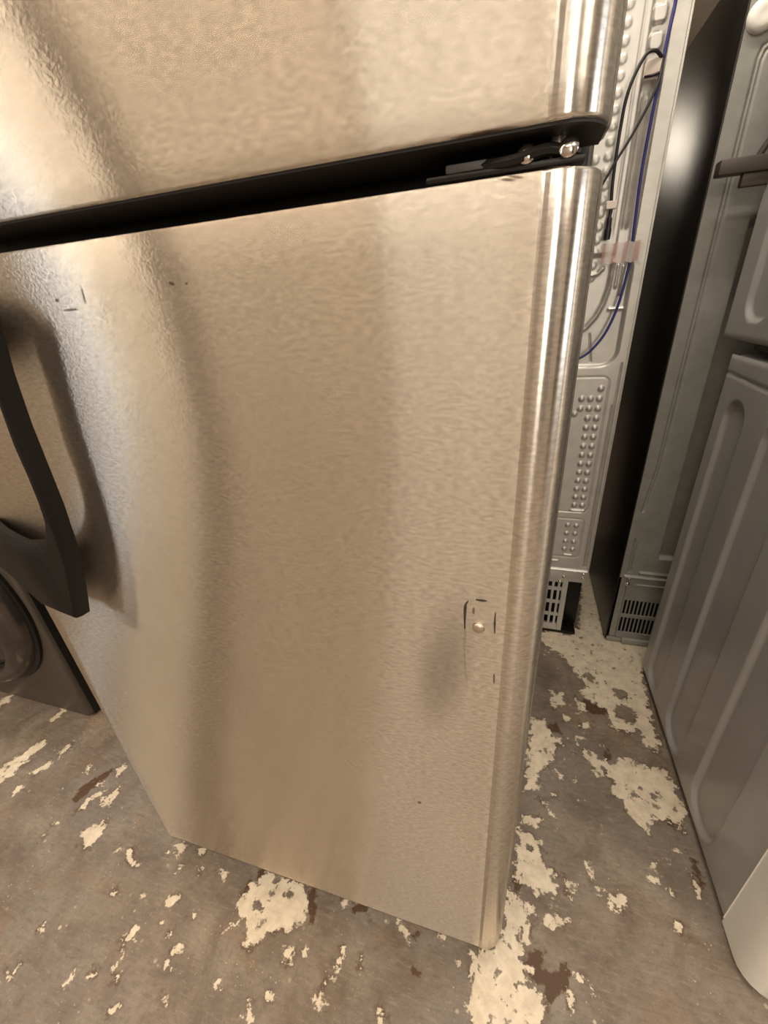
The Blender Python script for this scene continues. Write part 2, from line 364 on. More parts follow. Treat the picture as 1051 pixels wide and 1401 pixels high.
def build_floor():
    fx = np.unique(np.concatenate([np.linspace(-4, -1.75, 12), np.arange(-1.75, 0.70, 0.005), np.linspace(0.7, 4, 14)]))
    fy = np.unique(np.concatenate([np.linspace(-3.5, -0.62, 12), np.arange(-0.62, 1.35, 0.005), np.linspace(1.35, 5, 14)]))
    X, Y = np.meshgrid(fx, fy)
    cream = np.full(X.shape, -0.3)
    def local(c, P, r=0.0):
        xs = [p[0] for p in P]; ys = [p[1] for p in P]; m = 0.06
        return np.nonzero((fx > min(xs) - r - m) & (fx < max(xs) + r + m))[0], np.nonzero((fy > min(ys) - r - m) & (fy < max(ys) + r + m))[0]
    def stamp_poly(F, poly, sub=False):
        P = [floor_pt(*p) for p in poly]; jx, iy = local(F, P)
        if not len(jx) or not len(iy): return
        s = np.ix_(iy, jx); d = poly_sd(X[s], Y[s], P); F[s] = np.maximum(F[s], d)
    def stamp_dot(F, px, py, r, hole=False):
        c = floor_pt(px, py); e = floor_pt(px + r, py); f = floor_pt(px, py + r)
        a = math.dist(c, e); b = math.dist(c, f); R = (a * b) ** 0.5
        jx, iy = local(F, [c], R)
        if not len(jx) or not len(iy): return
        s = np.ix_(iy, jx); d = R - np.hypot(X[s] - c[0], Y[s] - c[1])
        F[s] = np.minimum(F[s], -d) if hole else np.maximum(F[s], d)
    for p in CREAM: stamp_poly(cream, p)
    for h in HOLES: stamp_dot(cream, *h, hole=True)
    for d in DOTS: stamp_dot(cream, *d)
    brown = np.full(X.shape, -0.3)
    for p in BROWN: stamp_poly(brown, p)
    me = field_mesh('floor', fx, fy, np.zeros(X.shape), lambda u, v, h: (u, v, 0.0))
    for nm, F in (('cream', cream), ('brown', brown)):
        at = me.attributes.new(nm, 'FLOAT', 'POINT'); at.data.foreach_set('value', np.clip(F, -0.06, 0.06).astype(np.float32).ravel())
    t = NT('worn_painted_concrete')
    p = t.pos()
    big = t.noise(p, 2.6, 5, 0.6); mid = t.noise(p, 11, 6, 0.65, 0.4); fine = t.noise(p, 90, 5, 0.7); gr = t.noise(p, 420, 3, 0.6)
    base = t.ramp(mid, [(0.30, (0.125, 0.088, 0.062)), (0.5, (0.215, 0.168, 0.126)), (0.68, (0.300, 0.248, 0.188))])
    base = t.mix(t.math('MULTIPLY', t.ramp(big, [(0.42, 0.0), (0.6, 1.0)]), 0.55), base, (0.21, 0.185, 0.165))
    base = t.mix(t.math('MULTIPLY', t.ramp(t.noise(p, 5.5, 4, 0.6, 0.8), [(0.56, 0.0), (0.66, 1.0)]), 0.45), base, (0.26, 0.165, 0.095))
    base = t.mix(t.math('MULTIPLY', t.ramp(fine, [(0.35, 1.0), (0.5, 0.0)]), 0.35), base, (0.12, 0.085, 0.06))
    base = t.mix(t.math('MULTIPLY', t.ramp(gr, [(0.55, 0.0), (0.75, 1.0)]), 0.35), base, (0.42, 0.36, 0.29))
    st_ = t.noise(t.scaled(p, (40, 160, 1)), 1.0, 4, 0.6)
    base = t.mix(t.math('MULTIPLY', t.ramp(st_, [(0.56, 0.0), (0.68, 1.0)]), 0.30), base, (0.40, 0.33, 0.25))
    base = t.mix(t.math('MULTIPLY', t.ramp(st_, [(0.34, 1.0), (0.44, 0.0)]), 0.30), base, (0.10, 0.07, 0.05))
    def attr(nm):
        a = t.n('ShaderNodeAttribute', attribute_name=nm); return a.outputs['Fac']
    jag = t.math('ADD', t.math('MULTIPLY', t.math('SUBTRACT', t.noise(p, 55, 4, 0.6), 0.5), 0.060), t.math('MULTIPLY', t.math('SUBTRACT', t.noise(p, 240, 3, 0.6), 0.5), 0.016))
    cf = t.math('ADD', attr('cream'), jag)
    cmask = t.ramp(t.math('MULTIPLY_ADD', cf, 60.0, 0.5), [(0.42, 0.0), (0.62, 1.0)])
    rim = t.ramp(t.math('MULTIPLY_ADD', cf, 25.0, 0.5), [(0.22, 0.0), (0.42, 1.0)])
    rimm = t.math('MULTIPLY', rim, t.ramp(t.noise(p, 23, 3), [(0.5, 0.0), (0.62, 0.8)]))
    base = t.mix(rimm, base, (0.10, 0.055, 0.030))
    bf = t.math('ADD', attr('brown'), t.math('MULTIPLY', jag, 0.6))
    bmask = t.ramp(t.math('MULTIPLY_ADD', bf, 60.0, 0.5), [(0.4, 0.0), (0.65, 1.0)])
    base = t.mix(t.math('MULTIPLY', bmask, 0.9), base, (0.080, 0.036, 0.014))
    # scattered tiny chips
    v = t.n('ShaderNodeTexVoronoi'); v.inputs['Scale'].default_value = 34; v.inputs['Randomness'].default_value = 1
    t.l(p, v.inputs['Vector'])
    chip = t.math('MULTIPLY', t.ramp(t.math('ADD', v.outputs['Distance'], t.math('MULTIPLY', fine, 0.25)), [(0.20, 1.0), (0.26, 0.0)]), t.ramp(t.noise(p, 7, 2), [(0.5, 0.0), (0.62, 1.0)]))
    v2 = t.n('ShaderNodeTexVoronoi'); v2.inputs['Scale'].default_value = 95; t.l(p, v2.inputs['Vector'])
    chip2 = t.math('MULTIPLY', t.ramp(t.math('ADD', v2.outputs['Distance'], t.math('MULTIPLY', fine, 0.3)), [(0.22, 1.0), (0.30, 0.0)]), t.ramp(t.noise(p, 9, 3), [(0.50, 0.0), (0.60, 0.8)]))
    chip = t.math('MAXIMUM', chip, chip2)
    crm = t.ramp(t.noise(p, 38, 5, 0.65), [(0.3, (0.60, 0.50, 0.37)), (0.6, (0.80, 0.69, 0.53))])
    cmask = t.math('MULTIPLY', cmask, t.ramp(t.noise(p, 42, 5, 0.6), [(0.60, 1.0), (0.645, 0.15)]))
    allc = t.math('MAXIMUM', cmask, t.math('MULTIPLY', chip, 0.7))
    col = t.mix(allc, base, crm)
    t.l(col, t.b.inputs['Base Color'])
    t.l(t.ramp(mid, [(0.3, 0.42), (0.7, 0.62)]), t.b.inputs['Roughness'])
    hgt = t.math('ADD', t.math('MULTIPLY', allc, 0.6), t.math('ADD', t.math('MULTIPLY', fine, 0.35), t.math('MULTIPLY', gr, 0.15)))
    t.bump(hgt, 0.6, 0.0022)
    return tag(link('floor', me, t.m, None, 0), kind='structure')
build_floor()
X0, X1, Y0, Y1 = -3.5, 3.2, -3.4, 4.9
def wall(name, a, b, m=WALLM): return tag(box(name, a, b, m, smooth=0), kind='structure')
ceiling = wall('ceiling', (X0, Y0, CEIL), (X1, Y1, CEIL + 0.1), CEILM)
wall('wall_right', (X1, Y0, 0), (X1 + 0.1, Y1, CEIL))
wall('added_door_near', (1.75, Y0 + 0.001, 0), (3.10, Y0 + 0.04, 2.45), WALLD); wall('added_door_right', (X1 - 0.04, -1.90, 0), (X1 - 0.001, -1.20, 2.40), WALLD); wall('wall_near', (X0, Y0 - 0.1, 0), (X1, Y0, CEIL)); wall('wall_far', (X0, Y1, 0), (X1, Y1 + 0.1, CEIL), WALLG)  # both doors are unseen dark slabs added for bands in the rolled edge
bm = bmesh.new()
for a, b in (((X0 - .1, Y0, 0), (X0, -2.70, CEIL)), ((X0 - .1, -2.24, 0), (X0, Y1, CEIL)), ((X0 - .1, -2.70, 0), (X0, -2.24, .75)), ((X0 - .1, -2.70, 2.25), (X0, -2.24, CEIL))): add_box(bm, a, b)
tag(bm_obj('wall_left', bm, WALLM, None, 0), kind='structure')
def window(name, a, b, ax):
    """plain timber frame round the window opening and two added lights; ax is the wall's own axis"""
    bm = bmesh.new(); t = 0.05
    lo, hi = list(a), list(b); u = 1 - ax
    for k in (0, 1):
        c, d = list(lo), list(hi)
        if k: c[u] = hi[u] - t
        else: d[u] = lo[u] + t
        add_box(bm, c, d)
        c, d = list(lo), list(hi)
        if k: c[2] = hi[2] - t
        else: d[2] = lo[2] + t
        add_box(bm, c, d)
    return tag(bm_obj(name, bm, HOUSE, None, 0), kind='structure')
window('window_1', (X0 + .001, -2.75, .86), (X0 + .03, -2.19, 2.32), 0)
window('added_window_right', (X1 - .03, -0.98, .70), (X1 - .001, -0.06, 2.30), 0)  # unseen frame added round the cool edge light, wall behind is solid
window('added_window_near', (0.91, Y0 + .001, .90), (1.65, Y0 + .03, 2.20), 1)  # unseen frame added round the frontal fill, wall behind is solid
for (x0, x1, y, w, p, c) in FIX:
    bm = bmesh.new(); add_box(bm, (x0 - .03, y - w / 2 - .03, CEIL - .05), (x1 + .03, y + w / 2 + .03, CEIL - 0.001), .008)
    bm_obj('tube_and_fill_fitting', bm, HOUSE, ceiling)  # housings for the fluorescents and for the added fill tubes

tube('lamp_cord', [(-0.20, 3.4, 2.14), (-0.20, 3.4, 2.5), (-0.20, 3.4, CEIL - .002)], 0.004, CORD, ceiling, 8, 2)
lathe('lamp_shade', (-0.20, 3.4, 2.13), (0, 0, 1), [(.16, 0), (.12, .05), (.04, .09), (.0, .092)], HOUSE, ceiling, 24)
# ------------------------------------------------------------------ the stainless refrigerator
DW = 0.682
def door_profile():
    P = [(-DW + 0.004, 0.060), (-DW, 0.056), (-DW, 0.012)]
    for k in range(1, 7):
        a = k / 6 * PI / 2; P.append((-DW + 0.010 * (1 - math.cos(a)), 0.012 - 0.010 * math.sin(a) - 0.002 * k / 6))
    n = 40
    x0 = P[-1][0]
    for k in range(1, n): P.append((x0 + (-0.0020 - 0.0015 - x0) * k / n, 0.0))
    # small raised fold, then the rolled edge
    P += [(-0.0020, 0.0), (-0.0012, 0.0), (0.0002, -0.0002), (0.0024, -0.0009), (0.0040, -0.0012)]
    cx, cy, rx, ry = 0.0040, 0.0288, 0.0300, 0.0300
    for k in range(1, 19):
        a = k / 18 * PI / 2; P.append((cx + rx * math.sin(a), cy - ry * math.cos(a)))
    P += [(0.0352, 0.0300), (0.0360, 0.0315), (0.0360, 0.056), (0.034, 0.060)]
    return P
def build_door(name, z0, z1, parent):
    P = door_profile(); C = Vector((-0.32, 0.03))
    zs = [(z0, 0.0016), (z0 + 0.0006, 0.0005), (z0 + 0.002, 0.0)] + [(z0 + (z1 - z0) * k / 30, 0.0) for k in range(1, 30)] + [(z1 - 0.002, 0.0), (z1 - 0.0006, 0.0005), (z1, 0.0016)]
    bm = bmesh.new(); rings = []
    nrm = []
    for i in range(len(P)):
        a = Vector(P[i - 1]) if i else Vector(P[-1]); b = Vector(P[(i + 1) % len(P)]); t = (b - a).normalized(); nrm.append(Vector((-t.y, t.x)))
    for z, ins in zs:
        rings.append([bm.verts.new((P[i][0] + nrm[i].x * ins, P[i][1] + nrm[i].y * ins, z)) for i in range(len(P))])
    for a, b in zip(rings, rings[1:]):
        for k in range(len(P)): bm.faces.new((a[k], a[(k + 1) % len(P)], b[(k + 1) % len(P)], b[k]))
    bm.faces.new(rings[0][::-1]); bm.faces.new(rings[-1])
    o = bm_obj(name, bm, STEEL, parent, 55)
    o.data.materials.append(STEEL_EDGE)
    for p in o.data.polygons:
        if p.center.x > -0.0018: p.material_index = 1
    return o
Z0, Z1, U0, U1 = 0.055, 1.1405, 1.1625, 1.66
fr = thing('refrigerator', (-0.34, 0.35, 0), 'large brushed stainless steel refrigerator with black handle filling the foreground', 'refrigerator')
box('cabinet', (-DW + 0.004, 0.085, 0.02), (0.034, 0.78, 1.67), CABINET, fr, 0.006)
d1 = build_door('refrigerator_door', Z0, Z1, fr)
d2 = build_door('freezer_door', U0, U1, fr)
def slab_prof(name, z0, z1, ins, mat, parent):
    P = door_profile(); bm = bmesh.new(); rings = []
    c = Vector((-0.32, 0.03))
    for z in (z0, z1):
        r = []
        for x, y in P:
            r.append(bm.verts.new((min(max(x, -DW + ins), 0.036 - ins) if x < -0.6 or x > 0.0 else x, max(y, 0.0) + (ins if y < 0.03 else -ins), z)))
        rings.append(r)
    a, b = rings
    for k in range(len(P)): bm.faces.new((a[k], a[(k + 1) % len(P)], b[(k + 1) % len(P)], b[k]))
    bm.faces.new(a[::-1]); bm.faces.new(b)
    return bm_obj(name, bm, mat, parent, 40)
slab_prof('end_cap', U0 - 0.0018, U0 + 0.003, 0.0030, TRIM, d2)
slab_prof('end_cap', Z1 - 0.006, Z1 - 0.0004, 0.0030, BLACK, d1)
slab_prof('end_cap', Z0 - 0.004, Z0 + 0.003, 0.0016, BLACK, d1)
# gaskets behind the doors
for (z0, z1, d) in ((Z0 + .01, Z1 - .012, d1), (U0 + .012, U1 - .01, d2)):
    box('gasket', (-DW + 0.02, 0.058, z0), (0.018, 0.087, z1), GASKET, d, 0.004)
box('mullion', (-DW + 0.01, 0.080, Z1 - 0.03), (0.03, 0.10, U0 + 0.03), BLACK, fr, 0.002)
# centre hinge
h = box('centre_hinge', (-0.075, 0.012, Z1 + 0.0035), (0.022, 0.086, Z1 + 0.0075), BLACK, fr, 0.0015)
lathe('hinge_pin', (0.006, 0.028, Z1 - 0.001), (0, 0, 1), [(0, 0), (.0085, 0), (.0085, .004), (.0055, .005), (.0055, .021), (0, .021)], CHROME, h)
for x, z in ((-0.012, 0.0045), (0.012, 0.0045)):
    lathe('hinge_screw', (x, 0.014, Z1 + z + .006), (0, -1, 0.25), [(0, 0), (.0055, 0), (.0055, .003), (.003, .005), (0, .0052)], CHROME, h)
bm = bmesh.new(); add_tube(bm, spline([(-.045, .018, Z1 + .010), (-.02, .012, Z1 + .009), (.0, .013, Z1 + .012), (.018, .02, Z1 + .009)], 6), 0.0035, 8)
bm_obj('hinge_arm', bm, BLACK, h)
box('hinge_shim', (-0.062, 0.013, Z1 + 0.0075), (-0.035, 0.03, Z1 + 0.0125), CABINET, h, 0.001)
# handle: a bowed bar standing off the door whose foot sweeps round to the hinge-free edge
def build_handle(parent):
    def xz(px, py, y):
        q = on_plane(px, py, 1, y); return (float(q[0]), float(q[2]))
    FY_, BK = -.037, -.016
    st = [((-.694, .770), (-.694, .850), .030, .012), ((-.692, .768), (-.692, .850), -.002, .012), (xz(0, 776, -.018), (-.655, .852), -.020, .012),
          (xz(30, 803, -.030), (-.625, .848), -.031, .013), (xz(60, 829, -.034), (-.600, .843), -.036, .014), (xz(85, 838, -.036), (-.580, .840), -.040, .015)]
    for r, l, yb in (((107, 848), (44, 749), -.034), ((110, 828), (50, 747), -.028), ((112, 800), (55, 740), -.022), ((111, 770), (58, 727), -.018), ((103, 735), (57, 708), BK), ((88, 690), (50, 685), BK), ((68, 640), (38, 655), BK),
                 ((44, 580), (20, 615), BK), ((20, 510), (0, 560), BK), ((0, 435), (-30, 480), BK)):
        st.append((xz(*r, yb), xz(*l, FY_), FY_, FY_ * 0 + BK - FY_))
    t = st[-1]
    st += [((-.500, 1.106), (-.545, 1.050), FY_, .018), ((-.545, 1.116), (-.575, 1.052), -.036, .016), ((-.61, 1.122), (-.62, 1.052), -.028, .013), ((-.692, 1.125), (-.692, 1.05), -.002, .012), ((-.694, 1.123), (-.694, 1.052), .030, .012)]
    bm = bmesh.new(); rings = []
    for i, (r, l, y, th) in enumerate(st):
        r = Vector((r[0], 0, r[1])); l = Vector((l[0], 0, l[1])); d = (l - r); w = d.length; u = d / w
        Y = Vector((0, 1, 0)); k = min(0.007, w * .3)
        # cross-section: back edge, rolled outer shoulder, front face, chamfered inner face, back
        cs = [r + Y * (y + th), r + u * (k * .15) + Y * (y + th * .45), r + u * (k * .5) + Y * (y + th * .12), r + u * k + Y * y,
              r + u * (w * .80) + Y * y, r + u * (w * .93) + Y * (y + .002), l + Y * (y + .006), l + Y * (y + th)]
        rings.append([bm.verts.new(c) for c in cs])
    n = 8
    for a, b in zip(rings, rings[1:]):
        for k in range(n): bm.faces.new((a[k], a[(k + 1) % n], b[(k + 1) % n], b[k]))
    bm.faces.new(rings[0][::-1]); bm.faces.new(rings[-1])
    o = bm_obj('handle', bm, HANDLE, parent, 32)
    return tag(o, 'curved satin black door handle')
hd = build_handle(d1)
# mounting stud and glue marks where a plate was removed
q = on_plane(655, 858, 1, 0.0)
lathe('mounting_stud', (float(q[0]), -0.0002, float(q[2])), (0, -1, 0), [(.0062, -.001), (.0062, .0012), (.005, .0028), (.0025, .0036), (0, .0038)], STUD, d1, 20)
def smear(pts, w):
    P = [Vector((float(a[0]), -0.0004, float(a[2]))) for a in (on_plane(x, y, 1, 0.0) for x, y in pts)]
    bm = bmesh.new(); sp = spline(P, 5); n = len(sp)
    add_tube(bm, sp, [w * (0.35 + 0.65 * math.sin(PI * (i + .6) / (n + .4))) * random.uniform(.75, 1.15) for i in range(n)], 7, 0.35)
    return bm_obj('adhesive_mark', bm, RUST, d1)
smear([(641, 822), (637, 828), (636, 845), (636, 860)], .0014); smear([(651, 820), (658, 821), (666, 822)], .0013)
smear([(678, 838), (677, 852), (677, 866)], .0010); smear([(676, 922), (676, 935)], .0007)
# faint pressed outline of the plate below the stud
bm = bmesh.new()
P = [Vector((float(a[0]), -0.0001, float(a[2]))) for a in (on_plane(x, y, 1, 0.0) for x, y in [(637, 862), (635, 885), (636, 910), (639, 935)])]
add_tube(bm, spline(P, 6), 0.0008, 6, 0.5); bm_obj('plate_outline', bm, STEEL, d1)
box('base_grille', (-DW + 0.02, 0.095, 0.0), (0.02, 0.12, 0.05), BLACK, fr, 0.004)

# ------------------------------------------------------------------ machine with the dimpled back
PY = 0.903
a1 = thing('refrigerator', (-0.06, 1.25, 0), 'pale metal back of a tall refrigerator, rows of dimples, cord and blue tube', 'refrigerator')
XR = 0.256
us = np.concatenate([np.linspace(-0.42, 0.09, 6), np.arange(0.10, XR + 0.0005, 0.0018)])
vs = np.arange(0.262, 1.66, 0.0023)
X, Z = np.meshgrid(us, vs)
hh = np.zeros(X.shape)
def dome(h, x, z, r, k):
    d = np.hypot(X - x, Z - z) / r
    return h + k * np.clip(1 - d ** 2, 0, 1) ** 0.7
for k in range(22):
    hh = dome(hh, 0.147 - 0.001 * (k > 8), 1.630 - 0.0252 * k, 0.0092, 0.0024)
for k in range(8): hh = dome(hh, 0.121, 1.325 - 0.0252 * k, 0.0092, 0.0024)
hh -= 0.0016 * np.exp(-((X - 0.176) / 0.0018) ** 2) * sstep(1.17, 1.2, Z)
ch = sd_rrect(X, Z, 0.187, 0.226, 1.13, 1.90, 0.010); hh -= 0.011 * (1 - sstep(-0.0045, 0.0, ch))
for zc in (1.585, 1.535, 1.497): hh += 0.007 * (1 - sstep(-0.003, 0.001, sd_rrect(X, Z, 0.190, 0.216, zc - 0.014, zc + 0.014, 0.008)))
hh += 0.008 * np.exp(-((X - 0.205) / 0.0030) ** 2) * sstep(1.19, 1.21, Z) * (1 - sstep(1.40, 1.43, Z))
hh += 0.007 * np.exp(-((X - 0.196) / 0.0018) ** 2) * sstep(1.19, 1.21, Z) * (1 - sstep(1.40, 1.43, Z))
# lower pocket with the rounded corner
pk = sd_rrect(X, Z, -0.3, 0.234, 0.895, 1.150, 0.042); hh -= 0.011 * (1 - sstep(-0.008, 0.0, pk)) * (1 - (1 - sstep(-0.0045, 0.0, ch)))
pl = sd_path(X, Z, [(0.190, 1.13), (0.188, 1.08), (0.181, 1.045), (0.168, 1.015), (0.150, 0.992), (0.12, 0.97)])
hh += 0.007 * np.exp(-(pl / 0.004) ** 2)
for xc, za, zb in ((0.202, 1.075, 1.125), (0.213, 1.06, 1.122)): hh += 0.005 * (1 - sstep(-0.002, 0.001, sd_rrect(X, Z, xc - .003, xc + .003, za, zb, 0.003)))
hh += 0.004 * np.exp(-(sd_path(X, Z, [(0.196, 1.030), (0.226, 1.030)]) / 0.003) ** 2)
hh -= 0.003 * np.exp(-(sd_path(X, Z, [(0.160, 0.975), (0.172, 0.91)]) / 0.0016) ** 2)
hh += 0.005 * np.exp(-(sd_path(X, Z, [(0.13, 1.105), (0.158, 1.108), (0.168, 1.118)]) / 0.0035) ** 2)
for xc, w in ((0.2445, 0.0018), (0.2385, 0.0014)): hh -= 0.0032 * (1 - sstep(-w, w * .6, sd_rrect(X, Z, xc - w, xc + w, 0.285, 0.905 if xc > .24 else 0.80, 0.002)))
bd = np.abs(sd_rrect(X, Z, 0.0, 0.2235, 0.478, 0.872, 0.020)); hh -= 0.0016 * np.exp(-(bd / 0.0016) ** 2)
hh += 0.004 * np.exp(-(sd_path(X, Z, [(0.178, 0.484), (0.212, 0.484)]) / 0.003) ** 2)
for r in range(14):
    z = 0.842 - r * 0.0262
    hh = dome(hh, 0.2055, z, 0.0078, 0.0046)
    if r: hh = dome(hh, 0.1840, z, 0.0078, 0.0046)
    if r in (1, 2): hh = dome(hh, 0.1625, z, 0.0078, 0.0046)
hh = dome(hh, 0.150, 0.775, 0.0075, 0.004)
bd = np.abs(sd_rrect(X, Z, 0.10, 0.219, 0.318, 0.455, 0.012)); hh -= 0.0014 * np.exp(-(bd / 0.0018) ** 2)
for r in range(4):
    for xc in (0.1745, 0.1985): hh = dome(hh, xc, 0.432 - r * 0.0285, 0.0072, 0.0042)
hh += 0.003 * np.exp(-(sd_path(X, Z, [(0.176, 0.325), (0.198, 0.325)]) / 0.0025) ** 2)
hh += 0.003 * np.exp(-(sd_path(X, Z, [(0.140, 0.300), (0.160, 0.300)]) / 0.003) ** 2)
hh += 0.006 * (1 - sstep(0.2, 1.0, np.abs(Z - 0.2685) / 0.004))            # folded lower lip
hh -= 0.004 * sstep(XR - 0.003, XR, X)
me = field_mesh('back_panel', us, vs, hh, lambda u, v, h: (u, PY - h, v)); link('back_panel', me, GALV, a1, 60)
box('cabinet_shell', (-0.42, PY + 0.016, 0.225), (XR, 1.38, 1.66), CABINET, a1, 0.003)
box('side_flange', (XR - 0.004, PY + 0.001, 0.225), (XR + 0.0015, PY + 0.02, 1.66), GALV, a1, 0.001)
box('lower_flange', (-0.42, PY + 0.001, 0.222), (XR, PY + 0.018, 0.264), GALV, a1, 0.002)
# machine compartment: pierced grille at the left, open to the black filling at the right
bm = bmesh.new()
for x in (0.140, 0.1585, 0.1765, 0.1955): add_box(bm, (x - 0.004, PY + 0.004, 0.02), (x + 0.004, PY + 0.008, 0.225), 0.0008, 1)
for z in (0.03, 0.078, 0.132, 0.186, 0.22): add_box(bm, (-0.30, PY + 0.0045, z - 0.007), (0.199, PY + 0.0085, z + 0.007), 0.0008, 1)
add_box(bm, (0.186, PY + 0.002, 0.02), (0.203, PY + 0.02, 0.225), 0.001, 1)
add_box(bm, (-0.30, PY + 0.003, 0.0), (0.203, PY + 0.02, 0.034), 0.001, 1)
bm_obj('vent_grille', bm, GALV, a1)
box('dark_bay_fill', (-0.42, PY + 0.05, 0.012), (XR - 0.002, 1.36, 0.225), BLACK, a1, 0.002)  # shade inside the bay is put into this solid black block
box('bottom_rail', (-0.42, PY + 0.002, 0.0), (XR - 0.006, PY + 0.06, 0.012), BLACK, a1, 0.002)
def screw(x, y, z, r, parent):
    lathe('screw', (x, y, z), (0, -1, 0), [(r * 1.5, -.001), (r * 1.5, .001), (r, .0014), (r, .0035), (r * .6, .0048), (0, .005)], CHROME, parent, 12)
for x, z in ((0.242, 0.262), (0.243, 0.243), (0.186, 0.240), (0.176, 0.222)): screw(x, PY + (0.0 if z < .26 else -.005), z, 0.0034, a1)
def P1(px, py, y=0.893): return tuple(float(c) for c in on_plane(px, py, 1, y))
c1 = tube('power_cord', [P1(906, 78, .888), P1(897, 69, .880), P1(884, 75, .878), P1(868, 104, .878), P1(857, 135, .880), P1(850, 170, .884), P1(843, 215, .886), P1(838, 255, .888), P1(836, 292, .890)], 0.0032, CORD, a1)
bm = bmesh.new(); add_tube(bm, spline([P1(836, 286, .890), P1(834, 300, .890), P1(832, 315, .890), P1(830, 328, .890)], 4), [.0036] * 4 + [.0056] * 4 + [.0070] * 5, 12)
bm_obj('plug', bm, CORD, c1)
tube('loop_cord', [P1(907, 76, .890), P1(906, 92, .886), P1(900, 116, .882), P1(884, 150, .880), P1(862, 190, .878), P1(842, 222, .876), P1(822, 256, .874), P1(800, 290, .874)], 0.0026, CORD, a1)
tube('cord_tie', [P1(882, 105, .890), P1(893, 103, .885), P1(905, 98, .886)], 0.0024, CORD, a1)
tube('water_tube', [P1(934, -60, .902), P1(924, 5, .902), P1(914, 50, .900), P1(904, 100, .898), P1(892, 160, .898), P1(878, 235, .898), P1(868, 310, .896), P1(863, 350, .895), P1(858, 375, .893), P1(845, 420, .890), P1(828, 456, .888), P1(808, 480, .886), P1(790, 492, .884), P1(760, 508, .882)], 0.0031, BLUE, a1)
bm = bmesh.new(); a = P1(884, 84, .896); b = P1(903, 103, .896); add_box(bm, (min(a[0], b[0]), .886, b[2]), (max(a[0], b[0]), .905, a[2]), .003, 2); bm_obj('connector_block', bm, CLIP, a1)
bm = bmesh.new(); a = P1(832, 275, .884); b = P1(842, 285, .884); add_box(bm, (a[0] - .002, .884, b[2]), (b[0] + .002, .893, a[2]), .001, 1); bm_obj('cord_clip', bm, CLIP, c1)
# strip of clear tape with faded red print over tube and plug
bm = bmesh.new(); a = P1(826, 334, .889); b = P1(878, 357, .889); nx = 14
rows = []
for z in (b[2], (a[2] + b[2]) / 2, a[2]):
    rows.append([bm.verts.new((a[0] + (b[0] - a[0]) * k / nx, 0.889 - 0.004 * math.exp(-((k - 10) / 1.5) ** 2) - 0.003 * math.exp(-((k - 2) / 2.0) ** 2), z + .002 * math.sin(k * 1.7))) for k in range(nx + 1)])
for r0, r1 in zip(rows, rows[1:]):
    for k in range(nx): bm.faces.new((r0[k], r0[k + 1], r1[k + 1], r1[k]))
tp = bm_obj('tape', bm, TAPE, a1); tp['label'] = 'clear tape with faded red print'

# ------------------------------------------------------------------ refrigerator with the dark graphite side
XA = 0.343
a2 = thing('refrigerator', (0.68, 1.25, 0), 'dark graphite sided refrigerator showing its grey vented back beside the white washer', 'refrigerator')
us = np.concatenate([np.arange(XA, 0.52, 0.0018), np.linspace(0.53, 1.03, 8)]); vs = np.arange(0.262, 1.60, 0.0028)
X, Z = np.meshgrid(us, vs); hh = np.zeros(X.shape)
for o in (0.0, 0.0065):
    pth = sd_path(X, Z, [(0.366 + o * .6, 0.495), (0.377 + o, 0.62), (0.379 + o, 1.20), (0.379 + o, 1.440 - o), (0.383 + o, 1.456 - o), (0.397 + o, 1.464 - o), (0.70, 1.468 - o)])
    hh -= 0.0030 * np.exp(-(pth / 0.0020) ** 2)
hh -= 0.0035 * np.exp(-(sd_path(X, Z, [(0.366, 0.400), (0.368, 0.285)]) / 0.002) ** 2) + 0.0035 * np.exp(-(sd_path(X, Z, [(0.374, 0.385), (0.374, 0.285)]) / 0.002) ** 2)
hh -= 0.016 * sstep(0.4365, 0.4405, X) * sstep(0.338, 0.345, Z) * (1 - sstep(1.17, 1.19, Z))
hh += 0.006 * (1 - sstep(0.2, 1.0, np.abs(Z - 0.268) / 0.004)) * sstep(0.355, 0.36, X)
hh += 0.005 * np.exp(-(sd_path(X, Z, [(0.40, 0.285), (0.52, 0.285)]) / 0.0035) ** 2)
hh -= 0.006 * sstep(XA + 0.003, XA, X)
me = field_mesh('back_panel', us, vs, hh, lambda u, v, h: (u, PY - h, v)); link('back_panel', me, GALV2, a2, 60)
sd = box('side_panel', (XA, PY + 0.002, 0.006), (XA + 0.012, 1.60, 1.60), GRAPH, a2, 0.0015)
tag(sd, 'dark graphite side panel')
box('top_panel', (XA + 0.001, PY + 0.004, 1.590), (1.03, 1.60, 1.602), GRAPH, a2, 0.001)
box('corner_strip', (XA + 0.0005, PY - 0.001, 0.010), (XA + 0.004, PY + 0.012, 1.60), TRIM, a2, 0.0008)
box('cabinet_shell', (XA + 0.012, PY + 0.02, 0.20), (1.03, 1.59, 1.59), CABINET, a2, 0.002)
# lower cover with its slotted vents
bm = bmesh.new()
add_box(bm, (XA + .003, PY + .002, .020), (0.372, PY + .012, .262), .001, 1)
add_box(bm, (0.372, PY, .176), (1.03, PY + .004, .262), .001, 1)
add_box(bm, (0.372, PY, .020), (1.03, PY + .004, .046), .001, 1)
add_box(bm, (0.372, PY, .106), (1.03, PY + .004, .120), .0008, 1)
for k in range(26):
    x = 0.3745 + 0.0112 * k
    add_box(bm, (x - .0022, PY + .0002, .046), (x + .0022, PY + .0036, .176), .0006, 1)
add_box(bm, (0.665, PY + .0001, .046), (1.03, PY + .0038, .176), .001, 1)
cv = bm_obj('vent_cover', bm, GALV2, a2)
box('dark_vent_backing', (0.372, PY + .028, .02), (1.03, PY + .05, .20), BLACK, a2)  # black backing plate, the shade behind the slots is its colour
add = box('cover_ridge', (0.362, PY - .005, .262), (1.03, PY + .004, .268), GALV2, a2, .002)
